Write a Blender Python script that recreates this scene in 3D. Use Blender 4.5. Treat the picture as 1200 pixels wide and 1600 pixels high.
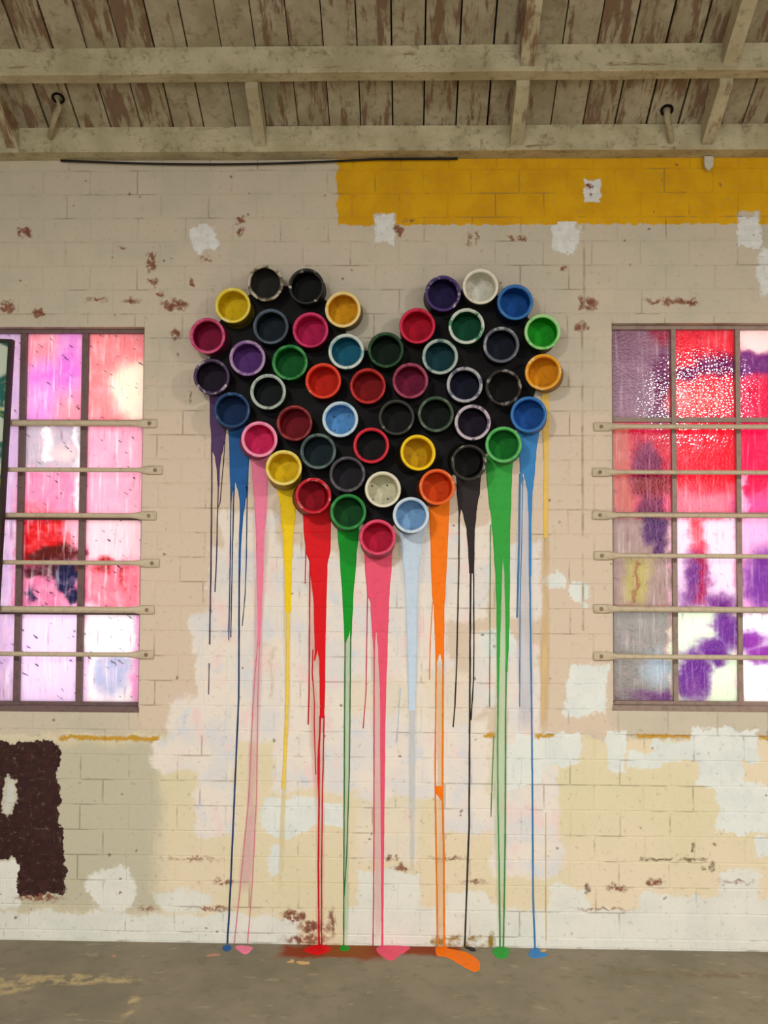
import bpy, bmesh, math, random
from mathutils import Matrix, Vector, noise as mnoise
for o in list(bpy.data.objects): bpy.data.objects.remove(o, do_unlink=True)
S = bpy.context.scene; C = S.collection
random.seed(7)
# ------------------------------------------------------------------ camera
F = 1525.0; DIST = 4.1175; SC = DIST / F
PITCH, YAW, ROLL = math.radians(2.5), math.radians(1.5), math.radians(0.32)
ROT = (Matrix.Rotation(YAW, 3, 'Z') @ Matrix.Rotation(math.pi/2 + PITCH, 3, 'X') @ Matrix.Rotation(ROLL, 3, 'Z'))
def ray(x, y): return ROT @ Vector(((x-600)/F, -(y-800)/F, -1.0))
_r = ray(600, 1478); CAMZ = -(_r.z / _r.y) * DIST
EYE = Vector((0, -DIST, CAMZ))
def W(x, y, Y=0.0):                       # photo pixel -> point on the plane at depth Y
    r = ray(x, y); return EYE + r * ((Y + DIST) / r.y)
def FL(x, y, Z=0.0):                      # photo pixel -> point on the floor
    r = ray(x, y); return EYE + r * ((Z - CAMZ) / r.z)
def PX(p):
    v = ROT.transposed() @ (Vector(p) - EYE); return (600 + F*v.x/-v.z, 800 - F*v.y/-v.z)
cd = bpy.data.cameras.new('camera'); cam = bpy.data.objects.new('camera', cd); C.objects.link(cam)
cd.sensor_fit = 'AUTO'; cd.sensor_width = 36; cd.lens = F/1600*36; cd.clip_start = .05
cam.matrix_world = Matrix.Translation(EYE) @ ROT.to_4x4(); S.camera = cam
# ------------------------------------------------------------------ light
wd = bpy.data.worlds.new('world'); S.world = wd; wd.use_nodes = True
bg = wd.node_tree.nodes['Background']; bg.inputs[0].default_value = (.965, 1.0, 1.0, 1); bg.inputs[1].default_value = 2.2
for lx in (2.42, -1.0):                    # hanging lamp right, fill light added left to brighten the wall, both facing down
    ld = bpy.data.lights.new('lamp_and_fill_light', 'AREA'); ld.shape = 'DISK'; ld.size = .24; ld.energy = 140 if lx > 0 else 125; ld.color = (1.0, .955, .88)
    lo = bpy.data.objects.new('lamp_and_fill_light', ld); C.objects.link(lo); lo.location = (lx, -4.0, 2.95); lo.rotation_euler = (math.radians(8), 0, 0)
S.cycles.max_bounces = 5; S.cycles.diffuse_bounces = 3
S.view_settings.view_transform = 'Standard'; S.view_settings.look = 'None'
S.view_settings.exposure = 0.0; S.view_settings.gamma = 1.0; S.view_settings.use_curve_mapping = False
# ------------------------------------------------------------------ helpers
def lin(c):
    return tuple(((v/255)/12.92 if v/255 <= .04045 else ((v/255+.055)/1.055)**2.4) for v in c) + (1.0,)
class NB:
    """node builder"""
    def __init__(s, name):
        s.m = bpy.data.materials.new(name); s.m.use_nodes = True; s.t = s.m.node_tree; s.t.nodes.clear()
        s.out = s.n('ShaderNodeOutputMaterial'); s.last = None; s.zone = None
    def n(s, typ, **kw):
        nd = s.t.nodes.new(typ)
        for k, v in kw.items(): setattr(nd, k, v)
        return nd
    def put(s, sock, v):
        if isinstance(v, bpy.types.NodeSocket): s.t.links.new(v, sock)
        elif v is not None: sock.default_value = v
    def math(s, op, a, b=None, c=None, clamp=False):
        nd = s.n('ShaderNodeMath', operation=op, use_clamp=clamp); s.put(nd.inputs[0], a); s.put(nd.inputs[1], b); s.put(nd.inputs[2], c); return nd.outputs[0]
    def vec(s, op, a, b=None, c=None):
        nd = s.n('ShaderNodeVectorMath', operation=op); s.put(nd.inputs[0], a); s.put(nd.inputs[1], b); s.put(nd.inputs[2], c)
        return nd.outputs['Value'] if op in ('LENGTH', 'DOT_PRODUCT') else nd.outputs[0]
    def mix(s, f, a, b, blend='MIX'):
        nd = s.n('ShaderNodeMix', data_type='RGBA', blend_type=blend); s.put(nd.inputs[0], f)
        s.put(nd.inputs[6], lin(a) if isinstance(a, tuple) else a); s.put(nd.inputs[7], lin(b) if isinstance(b, tuple) else b); return nd.outputs[2]
    def noise(s, v, scale, detail=3, rough=.55, color=False, dist=0):
        nd = s.n('ShaderNodeTexNoise'); s.put(nd.inputs['Vector'], v); nd.inputs['Scale'].default_value = scale
        nd.inputs['Detail'].default_value = detail; nd.inputs['Roughness'].default_value = rough; nd.inputs['Distortion'].default_value = dist
        return nd.outputs['Color' if color else 'Fac']
    def ramp(s, v, lo, hi):
        nd = s.n('ShaderNodeMapRange', interpolation_type='SMOOTHSTEP'); s.put(nd.inputs['Value'], v)
        nd.inputs['From Min'].default_value = lo; nd.inputs['From Max'].default_value = hi; return nd.outputs['Result']
    def pos(s): return s.n('ShaderNodeNewGeometry').outputs['Position']
    def scale(s, v, f): return s.vec('MULTIPLY', v, f)
    def sep(s, v): return s.n('ShaderNodeSeparateXYZ').outputs if False else s._sep(v)
    def _sep(s, v):
        nd = s.n('ShaderNodeSeparateXYZ'); s.put(nd.inputs[0], v); return nd.outputs
    def distort(s, P, sc, amp, sc2=None, amp2=0):
        d = s.vec('SUBTRACT', s.noise(P, sc, 3, .6, True), (.5, .5, .5)); Q = s.vec('MULTIPLY_ADD', d, (amp*2,)*3, P)
        if sc2:
            d = s.vec('SUBTRACT', s.noise(P, sc2, 2, .6, True), (.5, .5, .5)); Q = s.vec('MULTIPLY_ADD', d, (amp2*2,)*3, Q)
        return Q
    def ell(s, Q, c, r, ax=(0, 2)):
        iv = [0, 0, 0]; of = [0, 0, 0]
        for k in (0, 1):
            iv[ax[k]] = 1/r[k]; of[ax[k]] = -c[k]/r[k]
        L = s.vec('LENGTH', s.vec('MULTIPLY_ADD', Q, tuple(iv), tuple(of))); m = min(r)
        return s.math('MULTIPLY_ADD', L, m, -m)
    def box(s, Q, c, r, ax=(0, 2)):
        cc = [0, 0, 0]; hh = [-9, -9, -9]; 
        for k in (0, 1): cc[ax[k]] = c[k]; hh[ax[k]] = r[k]
        o = s._sep(s.vec('SUBTRACT', s.vec('ABSOLUTE', s.vec('SUBTRACT', Q, tuple(cc))), tuple(hh)))
        return s.math('MAXIMUM', o[ax[0]], o[ax[1]])
    def union(s, lst):
        v = lst[0]
        for w in lst[1:]: v = s.math('MINIMUM', v, w)
        return v
    def prims(s, Q, items, plane='wall'):
        """items: ('b',x0,y0,x1,y1) or ('e',cx,cy,rx,ry) in photo pixels traced onto the wall / floor plane"""
        out = None
        for it in items:
            k = it[0]
            if plane == 'wall' and s.zone is not None:
                e0 = W(it[1] if k == 'b' else it[1]-it[3], it[2] if k == 'b' else it[2]-it[4]); e1 = W(it[3] if k == 'b' else it[1]+it[3], it[4] if k == 'b' else it[2]+it[4])
                z_ = s.zone
                if e1.x < z_[0] or e0.x > z_[1] or e0.z < z_[2] or e1.z > z_[3]: continue
            x0, y0, x1, y1 = it[1:5] if k == 'b' else (it[1]-it[3], it[2]-it[4], it[1]+it[3], it[2]+it[4])
            if plane == 'wall':
                xm, ym = (x0+x1)/2, (y0+y1)/2; ax = (0, 2)
                a, b = W(x0, ym), W(x1, ym); c, d = W(xm, y0), W(xm, y1)
                cen = ((a.x+b.x)/2, (c.z+d.z)/2); r = (abs(b.x-a.x)/2, abs(c.z-d.z)/2)
            else:
                xm, ym = (x0+x1)/2, (y0+y1)/2; ax = (0, 1)
                a, b = FL(x0, ym), FL(x1, ym); c, d = FL(xm, y0), FL(xm, y1)
                cen = ((a.x+b.x)/2, (c.y+d.y)/2); r = (abs(b.x-a.x)/2, abs(c.y-d.y)/2)
            # evaluate one shape after the other (keeps the shader's working memory small)
            Qi = s.vec('MULTIPLY_ADD', s.last, (1e-9,)*3, Q) if s.last is not None else Q
            d_ = (s.box if k == 'b' else s.ell)(Qi, cen, r, ax)
            out = d_ if out is None else s.math('MINIMUM', out, d_); s.last = out
        return out
    def mask(s, sd, soft=.004):
        if sd is None: return None
        return s.ramp(s.math('MULTIPLY', sd, -1.0), -soft, soft)
    def surf(s, col, rough=.8, spec=.3, bump=None, bstr=.3, bdist=.003, metal=0, coat=0):
        p = s.n('ShaderNodeBsdfPrincipled'); s.put(p.inputs['Base Color'], lin(col) if isinstance(col, tuple) else col)
        s.put(p.inputs['Roughness'], rough); p.inputs['Specular IOR Level'].default_value = spec; p.inputs['Metallic'].default_value = metal
        p.inputs['Coat Weight'].default_value = coat
        if bump is not None:
            b = s.n('ShaderNodeBump'); b.inputs['Strength'].default_value = bstr; b.inputs['Distance'].default_value = bdist
            s.put(b.inputs['Height'], bump); s.t.links.new(b.outputs[0], p.inputs['Normal'])
        s.t.links.new(p.outputs[0], s.out.inputs[0]); return s.m
class MB:
    """collects verts/faces for one mesh"""
    def __init__(s): s.v = []; s.f = []
    def add(s, vs, fs):
        o = len(s.v); s.v += [tuple(v) for v in vs]; s.f += [tuple(i+o for i in f) for f in fs]
    def box(s, x0, x1, y0, y1, z0, z1):
        s.add([(x0,y0,z0),(x1,y0,z0),(x1,y1,z0),(x0,y1,z0),(x0,y0,z1),(x1,y0,z1),(x1,y1,z1),(x0,y1,z1)],
              [(0,3,2,1),(4,5,6,7),(0,1,5,4),(1,2,6,5),(2,3,7,6),(3,0,4,7)])
    def chbox(s, x0, x1, y0, y1, z0, z1, c):        # front (y0) edges chamfered
        s.add([(x0,y1,z0),(x1,y1,z0),(x1,y1,z1),(x0,y1,z1),(x0,y0+c,z0),(x1,y0+c,z0),(x1,y0+c,z1),(x0,y0+c,z1),
               (x0+c,y0,z0+c),(x1-c,y0,z0+c),(x1-c,y0,z1-c),(x0+c,y0,z1-c)],
              [(8,9,10,11)]+[(4+i,4+(i+1)%4,8+(i+1)%4,8+i) for i in range(4)]+[(i,(i+1)%4,4+(i+1)%4,4+i) for i in range(4)])
    def loft(s, rings, close=True, caps=True):
        o = len(s.v); n = len(rings[0])
        for r in rings: s.v += [tuple(p) for p in r]
        for i in range(len(rings)-1):
            for j in range(n if close else n-1):
                k = (j+1) % n; s.f.append((o+i*n+j, o+i*n+k, o+(i+1)*n+k, o+(i+1)*n+j))
        if caps:
            s.f.append(tuple(o+j for j in reversed(range(n)))); s.f.append(tuple(o+(len(rings)-1)*n+j for j in range(n)))
    def tube(s, pts, r, n=10):
        rings = []
        for i, p in enumerate(pts):
            p = Vector(p); d = (Vector(pts[min(i+1, len(pts)-1)]) - Vector(pts[max(i-1, 0)])).normalized()
            u = d.cross(Vector((0, 0, 1)) if abs(d.z) < .9 else Vector((1, 0, 0))).normalized(); w = d.cross(u)
            rr = r[i] if isinstance(r, (list, tuple)) else r
            rings.append([p + (u*math.cos(a) + w*math.sin(a))*rr for a in [2*math.pi*k/n for k in range(n)]])
        s.loft(rings)
    def lathe(s, prof, n=40, axis='Y'):             # prof: (r, h) along +Y
        rings = [[(r*math.cos(2*math.pi*k/n), h, r*math.sin(2*math.pi*k/n)) for k in range(n)] for r, h in prof]
        s.loft(rings, caps=False)
    def mesh(s, name, smooth=False):
        m = bpy.data.meshes.new(name); m.from_pydata(s.v, [], s.f)
        bm = bmesh.new(); bm.from_mesh(m); bmesh.ops.recalc_face_normals(bm, faces=bm.faces); bm.to_mesh(m); bm.free()
        if smooth:
            for p in m.polygons: p.use_smooth = True
        return m
def link(name, mesh, mat=None, parent=None, loc=None):
    o = bpy.data.objects.new(name, mesh); C.objects.link(o)
    if mat is not None:
        if mesh.materials: o.material_slots[0].link = 'OBJECT'; o.material_slots[0].material = mat
        else: mesh.materials.append(mat)
    if parent: o.parent = parent
    if loc is not None: o.location = loc
    return o
def build(mb, name, mat, parent=None, smooth=False, loc=None): return link(name, mb.mesh(name, smooth), mat, parent, loc)
def empty(name, loc):
    o = bpy.data.objects.new(name, None); C.objects.link(o); o.location = loc; o.empty_display_size = .1; return o
def tag(o, label=None, cat=None, group=None, kind=None):
    if label: o['label'] = label
    if cat: o['category'] = cat
    if group: o['group'] = group
    if kind: o['kind'] = kind
    return o
# ------------------------------------------------------------------ layout
def X(px, py=800): return W(px, py).x
def Z(py, px=600): return W(px, py).z
WTOP = Z(249, 600)                         # underside of the wall plate
def rect(x0, y0, x1, y1):                  # window opening from pixels
    a = W(x0, (y0+y1)/2); b = W(x1, (y0+y1)/2); c = W((x0+x1)/2, y0); d = W((x0+x1)/2, y1)
    return (a.x, b.x, d.z, c.z)
# left window: 3 panes wide, only two columns clear of the hung board; right window runs out of frame
WL = (W(-73, 800).x, W(221, 800).x, W(130, 1108).z, W(130, 511).z)
WR = (W(957, 800).x, W(1263, 800).x, W(1090, 1107).z, W(1090, 505).z)
COURSE = SC * 38.55; BRL = SC * 76.0; JOINT = .0045
ZJ = Z(1342, 600)                          # a bed joint seen in the photo
XMIN, XMAX = -3.4, 3.6
SL = .547; PD = .092                       # roof slope, wall plate depth
PLT = WTOP + .106                          # top of plate at its front face
def roofz(y): return PLT + SL * (-PD - y)  # underside of the ceiling boards at depth y
RIDGE = -5.2; BACK = -9.0
# ------------------------------------------------------------------ materials
def m_wall(zone):
    b = NB('painted_brick'); P = b.pos(); b.zone = zone
    Q = b.distort(P, 8, .060, 50, .018); Qs = b.distort(P, 24, .020, 90, .007)
    n1 = b.noise(P, 1.6, 4); n2 = b.noise(P, 7, 4); n3 = b.noise(P, 24, 4)
    col = b.mix(b.ramp(n1, .35, .65), (200, 190, 172), (210, 194, 176))
    col = b.mix(b.math('MULTIPLY', b.ramp(n2, .45, .7), .45), col, (186, 182, 164))
    def lay(col, items, c, soft=.004, q=None, fac=None):
        f = b.mask(b.prims(q or Q, items), soft)
        if f is None: return col
        if fac is not None: f = b.math('MULTIPLY', f, fac)
        return b.mix(f, col, c)
    # pinker plaster zone in the middle, cream dado below the windows
    col = lay(col, [('b', 215, 640, 960, 1150)], (216, 197, 178), .05)
    cream = b.mix(b.ramp(b.noise(P, 2.3, 3), .35, .65), (222, 211, 178), (230, 214, 188))
    col = lay(col, [('b', -900, 1152, 2200, 1600)], cream, .012)
    col = lay(col, [('b', -900, 1152, 250, 1420)], (194, 188, 166), .05)
    # thin splashed whitewash with pastel stains round the runs
    pas = b.mix(b.ramp(b.noise(P, 5.5, 3, .5), .40, .62), (234, 224, 214), (222, 218, 218))
    pas = b.mix(b.ramp(b.noise(b.scale(P, (1.3, 1, .8)), 8.3, 2, .5), .53, .68), pas, (236, 212, 210))
    pas = b.mix(b.math('MULTIPLY', b.ramp(b.noise(P, 11, 2, .5), .58, .72), .5), pas, (206, 214, 226))
    col = lay(col, [('b', 322, 852, 470, 1010), ('b', 345, 800, 430, 870), ('b', 296, 960, 400, 1020), ('b', 305, 1010, 420, 1115), ('b', 262, 1092, 440, 1160),
                    ('b', 232, 1155, 330, 1206), ('b', 304, 1150, 366, 1308), ('b', 425, 860, 560, 1235), ('b', 540, 880, 700, 1150), ('b', 556, 1120, 765, 1248),
                    ('b', 640, 820, 765, 970), ('b', 770, 1150, 872, 1372), ('e', 862, 1330, 18, 45), ('b', 790, 850, 848, 965), ('b', 735, 985, 800, 1110),
                    ('b', 690, 1240, 775, 1300), ('b', 790, 1000, 842, 1150)], pas, .012)
    col = lay(col, [('b', 560, 1252, 655, 1345), ('b', 545, 1060, 660, 1118), ('b', 665, 1050, 740, 1130)], b.mix(.5, cream, pas), .02)
    # clean white touch-ups
    Qw = b.distort(P, 13, .05, 60, .018)
    wh = b.mix(b.ramp(n2, .4, .65), (228, 231, 228), (218, 223, 221))
    col = lay(col, [('b', -900, 1421, 470, 1600), ('b', 540, 1425, 2200, 1600), ('b', 1000, 1400, 1200, 1440), ('b', 1122, 1362, 1183, 1410), ('e', 172, 1392, 38, 36), ('e', 285, 1408, 44, 18),
                    ('b', -80, 1350, 28, 1420), ('b', 560, 1362, 655, 1440), ('b', 860, 1388, 920, 1440), ('b', 690, 1395, 760, 1440)], b.mix(.22, wh, cream), .008)
    col = lay(col, [('e', 450, 1274, 46, 32), ('b', 470, 1250, 535, 1290), ('b', 419, 1320, 440, 1374), ('b', 889, 1040, 950, 1112), ('e', 905, 1105, 26, 18),
                    ('e', 868, 906, 16, 17), ('e', 904, 922, 16, 16), ('b', 912, 920, 920, 955), ('b', 850, 1148, 908, 1198), ('b', 806, 1146, 850, 1190), ('b', 945, 1138, 980, 1205),
                    ('b', 984, 1172, 1030, 1202), ('b', 1020, 1158, 1090, 1188), ('b', 1080, 1138, 1188, 1190), ('b', 1094, 1185, 1162, 1228), ('b', 1120, 1226, 1260, 1304), ('b', 1182, 1310, 1260, 1336),
                    ('b', 752, 985, 800, 1030), ('b', 780, 1160, 850, 1230)], wh, .006)
    whc = b.mix(b.ramp(n3, .4, .65), (222, 222, 220), (232, 232, 232))
    col = lay(col, [('e', 318, 372, 22, 22), ('b', 585, 334, 618, 382), ('e', 885, 370, 25, 24), ('b', 1152, 336, 1188, 388), ('e', 1196, 425, 12, 36)], whc, .005, Qw)
    # mustard band, brown block
    mus = b.mix(b.ramp(n2, .35, .7), (224, 170, 10), (210, 154, 8))
    mbox = b.prims(Qs, [('b', 527, 180, 2200, 349)])
    keep = b.prims(Qs, [('b', 585, 334, 618, 382), ('b', 872, 346, 903, 392), ('b', 1153, 330, 1187, 388), ('b', 913, 281, 938, 315)])
    def cut(a, k): return a if k is None else b.math('MAXIMUM', a, b.math('MULTIPLY', k, -1.0))
    if mbox is not None: col = b.mix(b.mask(cut(mbox, keep), .003), col, mus)
    col = lay(col, [('b', 913, 281, 938, 315)], whc, .004, Qs)
    col = lay(col, [('b', 92, 1150, 248, 1157), ('b', 755, 1146, 776, 1152), ('b', 836, 1147, 866, 1153), ('b', 995, 1148, 1078, 1153), ('b', 1186, 1150, 1260, 1156)], (196, 150, 50), .006, Qs)
    col = lay(col, [('b', 676, 1462, 772, 1490)], (150, 118, 40), .01, Q, b.ramp(n3, .35, .6))
    brn = b.mix(b.ramp(n3, .4, .7), (52, 28, 28), (66, 38, 36))
    bb = b.prims(Q, [('b', -700, 1155, 91, 1352), ('b', 28, 1300, 99, 1398)]); kb = b.prims(Q, [('e', 14, 1240, 13, 25), ('b', -60, 1346, 22, 1420)])
    if bb is not None:
        fl = b.math('SUBTRACT', b.mask(cut(bb, kb), .003), b.ramp(b.noise(b.scale(P, (1, 1, 1.6)), 60, 3), .74, .78), None, True)
        col = b.mix(fl, col, brn)
    col = lay(col, [('e', 14, 1240, 10, 22)], (205, 204, 196), .006, Q)
    # bare brick where the paint has flaked off
    red = b.mix(b.ramp(n3, .4, .65), (128, 78, 62), (150, 106, 84))
    sp = b.prims(b.distort(P, 30, .034, 110, .008), [('b', 28, 357, 49, 371), ('e', 237, 408, 8, 15), ('e', 240, 440, 10, 6), ('e', 300, 441, 6, 7), ('e', 272, 476, 20, 9), ('e', 12, 480, 12, 9), ('e', 60, 490, 8, 7),
             ('e', 733, 373, 3, 10), ('e', 745, 370, 3, 8), ('e', 798, 372, 5, 5), ('e', 816, 372, 6, 6), ('e', 623, 360, 7, 9), ('e', 376, 344, 7, 5), ('e', 376, 362, 6, 5), ('b', 907, 466, 933, 484), ('e', 908, 510, 10, 7), ('b', 1035, 467, 1090, 477),
             ('e', 275, 522, 8, 9), ('b', 462, 1424, 478, 1440), ('e', 455, 1430, 16, 10), ('e', 490, 1448, 24, 9), ('e', 480, 1468, 34, 6), ('e', 519, 1442, 5, 20), ('e', 965, 1388, 17, 4), ('e', 1022, 1378, 10, 6),
             ('e', 205, 470, 12, 4), ('e', 320, 405, 8, 3), ('e', 250, 460, 6, 5), ('e', 150, 468, 14, 3), ('e', 190, 385, 5, 3), ('e', 1020, 470, 10, 4), ('e', 880, 420, 4, 4), ('e', 640, 345, 6, 3), ('e', 700, 1342, 22, 3), ('e', 740, 1378, 14, 2), ('e', 300, 1342, 30, 2), ('e', 350, 1378, 14, 4), ('e', 330, 1420, 26, 3), ('e', 60, 1402, 34, 5), ('e', 230, 1419, 10, 3), ('e', 1150, 1378, 18, 2), ('e', 940, 1420, 30, 2), ('e', 612, 1340, 10, 5), ('e', 628, 1356, 12, 5), ('e', 920, 290, 4, 5), ('e', 924, 302, 3, 4)])
    if sp is not None: col = b.mix(b.math('MULTIPLY', b.mask(sp, .007), b.ramp(b.noise(P, 45, 3), .34, .5)), col, red)
    dk = b.prims(Qs, [('b', 1000, 1341, 1105, 1345), ('b', 1081, 1317, 1085, 1333), ('e', 1113, 1354, 4, 8), ('e', 1100, 1356, 5, 4), ('b', 295, 612, 298, 632), ('e', 918, 1388, 4, 9)])
    if dk is not None: col = b.mix(b.math('MULTIPLY', b.mask(dk, .004), b.ramp(b.noise(P, 45, 3), .3, .6)), col, (122, 106, 82))
    col = lay(col, [('b', 911, 350, 914.5, 480), ('b', 908.5, 500, 912, 985)], (170, 154, 130), .004, P, b.ramp(b.noise(P, 9, 3), .35, .6))
    # scattered specks and grime
    vo = b.n('ShaderNodeTexVoronoi'); b.put(vo.inputs['Vector'], b.distort(P, 40, .012)); vo.inputs['Scale'].default_value = 15
    spk = b.math('MULTIPLY', b.ramp(b.math('MULTIPLY', vo.outputs['Distance'], -1.0), -.13, -.07), b.ramp(b.noise(P, 4.5, 2), .52, .58))
    col = b.mix(b.math('MULTIPLY', spk, .75), col, (112, 84, 66))
    col = b.mix(b.math('MULTIPLY', b.ramp(b.noise(P, 42, 4, .7), .56, .74), .5), col, (150, 138, 116))
    Y = b._sep(P)[1]
    crack = b.math('MULTIPLY', b.ramp(Y, .0010, .0018), b.ramp(b.noise(P, 4.0, 4, .65), .50, .62))
    col = b.mix(b.math('MULTIPLY', crack, .48), col, (112, 100, 82))
    return b.surf(col, .72, .22, b.noise(P, 60, 2, .65), .4, .003)
def m_glass(name, base, layers, streak, sparkle, pale, mist=.35, scr=.85):
    b = NB(name); P = b.pos(); Q = b.distort(b.distort(P, 5, .05), 16, .035, 70, .014)
    col = base
    for items, c, soft in layers:
        c = c if sum(c) < 330 else tuple(int(v + (w_-v)*pale) for v, w_ in zip(c, (255, 236, 240)))
        col = b.mix(b.mask(b.prims(Q, items), soft*1.6), col, c)
    col = b.mix(b.math('MULTIPLY', b.ramp(b.noise(P, 22, 4, .65), .45, .7), mist), col, (255, 225, 232))
    # brushed runs in the paint and scratches
    st = b.noise(b.scale(P, (70, 1, 5)), 1.0, 3, .6)
    col = b.mix(b.math('MULTIPLY', b.ramp(st, .52, .72), streak), col, (255, 250, 250))
    col = b.mix(b.math('MULTIPLY', b.ramp(b.noise(b.scale(P, (90, 1, 7)), 1.3, 2), .60, .72), .35), col, (150, 70, 110))
    vr = b.n('ShaderNodeVectorRotate', rotation_type='Y_AXIS'); b.put(vr.inputs['Vector'], P); vr.inputs['Angle'].default_value = math.radians(-35)
    col = b.mix(b.math('MULTIPLY', b.ramp(b.noise(b.scale(vr.outputs[0], (18, 1, 95)), 1.0, 2), .66, .70), scr), col, (52, 36, 84))
    t = b.n('ShaderNodeBsdfTranslucent'); b.put(t.inputs[0], col)
    d = b.n('ShaderNodeBsdfDiffuse'); b.put(d.inputs[0], col)
    mx = b.n('ShaderNodeMixShader'); mx.inputs[0].default_value = .22; b.t.links.new(t.outputs[0], mx.inputs[1]); b.t.links.new(d.outputs[0], mx.inputs[2])
    g = b.n('ShaderNodeBsdfGlossy'); g.inputs[0].default_value = (1, 1, 1, 1); g.inputs['Roughness'].default_value = .05
    bp = b.n('ShaderNodeBump'); bp.inputs['Strength'].default_value = sparkle; bp.inputs['Distance'].default_value = .004
    vo = b.n('ShaderNodeTexVoronoi'); b.put(vo.inputs['Vector'], P); vo.inputs['Scale'].default_value = 95; b.t.links.new(vo.outputs['Distance'], bp.inputs['Height'])
    b.t.links.new(bp.outputs[0], g.inputs['Normal'])
    m2 = b.n('ShaderNodeMixShader'); m2.inputs[0].default_value = .038; b.t.links.new(mx.outputs[0], m2.inputs[1]); b.t.links.new(g.outputs[0], m2.inputs[2])
    b.t.links.new(m2.outputs[0], b.out.inputs[0]); return b.m
def m_wood(name, pale, grey, brown, peel, stretch):
    b = NB(name); P = b.pos(); oi = b.n('ShaderNodeObjectInfo'); 
    P2 = b.vec('ADD', P, b.vec('MULTIPLY', oi.outputs['Location'], (3.1, 2.3, 1.7)))
    r = oi.outputs['Random']; sh = b.n('ShaderNodeCombineXYZ'); b.put(sh.inputs[0], b.math('MULTIPLY', r, 31.0)); b.put(sh.inputs[1], b.math('MULTIPLY', r, 17.0))
    P2 = b.vec('ADD', P, sh.outputs[0])
    g = b.noise(b.scale(P2, stretch), 1.0, 5, .65); n = b.noise(P2, 6, 4, .6)
    col = b.mix(b.ramp(n, .35, .65), pale, grey)
    col = b.mix(b.ramp(b.math('MULTIPLY_ADD', r, .14, g), peel, peel+.10), col, brown)
    col = b.mix(b.math('MULTIPLY', b.ramp(b.noise(P2, 26, 5, .75), .50, .70), .55), col, (104, 88, 64))
    return b.surf(col, .85, .15, b.noise(b.scale(P2, stretch), 2.0, 2, .65), .5, .004)
def m_floor():
    b = NB('concrete'); P = b.pos(); Q = b.distort(P, 6, .06, 30, .015)
    col = b.mix(b.ramp(b.noise(P, 2.2, 5, .6), .35, .65), (126, 120, 102), (144, 134, 116))
    col = b.mix(b.math('MULTIPLY', b.ramp(b.noise(P, 14, 5, .7), .5, .72), .5), col, (104, 100, 80))
    col = b.mix(b.math('MULTIPLY', b.ramp(b.noise(b.scale(P, (1, 2.2, 1)), 9, 4), .62, .70), .45), col, (176, 164, 136))
    def lay(col, items, c, soft=.01, fac=None):
        f = b.mask(b.prims(Q, items, 'floor'), soft)
        if fac is not None: f = b.math('MULTIPLY', f, fac)
        return b.mix(f, col, c)
    nz = b.ramp(b.noise(P, 18, 4, .65), .40, .58)
    col = lay(col, [('e', 85, 1529, 95, 9), ('e', 190, 1532, 40, 5), ('e', 15, 1542, 40, 9), ('e', 205, 1570, 8, 16)], (186, 168, 128), .012, nz)
    col = lay(col, [('b', 960, 1520, 1300, 1528)], (128, 112, 92), .02, nz)
    col = lay(col, [('b', 560, 1476, 725, 1492), ('b', 438, 1476, 600, 1496)], (140, 60, 28), .03)
    col = lay(col, [('b', 510, 1476, 575, 1494)], (140, 78, 26), .03)
    col = lay(col, [('e', 470, 1502, 9, 3), ('e', 452, 1500, 5, 2), ('e', 850, 1484, 6, 3)], (214, 176, 120), .004)
    col = lay(col, [('e', 335, 1492, 10, 3), ('e', 182, 1491, 5, 2)], (190, 140, 120), .004)
    return b.surf(col, .8, .25, b.noise(P, 40, 5, .7), .4, .004)
def m_paint(name, c, rough=.35, spec=.5, var=.25, c2=None):
    b = NB(name); P = b.pos(); n = b.noise(P, 38, 4, .6)
    dark = c2 or tuple(int(v*.62) for v in c)
    return b.surf(b.mix(b.math('MULTIPLY', b.ramp(n, .45, .7), var), c, dark), rough, spec, b.noise(P, 60, 1), .15, .002)
def m_rim(name, c, c2, amt):
    b = NB(name); P = b.pos(); n = b.noise(P, 26, 4, .65)
    return b.surf(b.mix(b.ramp(n, amt-.05, amt+.06), c, c2), .45, .28, b.noise(P, 90, 1), .25, .002)
ZN = .40; ZX0, ZX1, ZZ1 = X(-20), X(1225), Z(230)
zmats = {}
def wmat(x, z):                            # the wall paint, each zone carrying only the patches that reach it
    k = 'out' if (x < ZX0-.1 or x > ZX1+.1) else (int(math.floor(x/ZN)), int(math.floor(z/ZN)))
    if k not in zmats:
        g = .16
        zmats[k] = m_wall((k[0]*ZN-g, (k[0]+1)*ZN+g, k[1]*ZN-g, (k[1]+1)*ZN+g) if k != 'out' else (50, 60, 50, 60))
    return zmats[k]
def zonemesh(o):                           # give every face of a big mesh the paint of its zone
    idx = {}
    o.data.materials.clear()
    for p in o.data.polygons:
        m_ = wmat(p.center.x, p.center.z)
        if m_.name not in idx: idx[m_.name] = len(idx); o.data.materials.append(m_)
        p.material_index = idx[m_.name]
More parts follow.
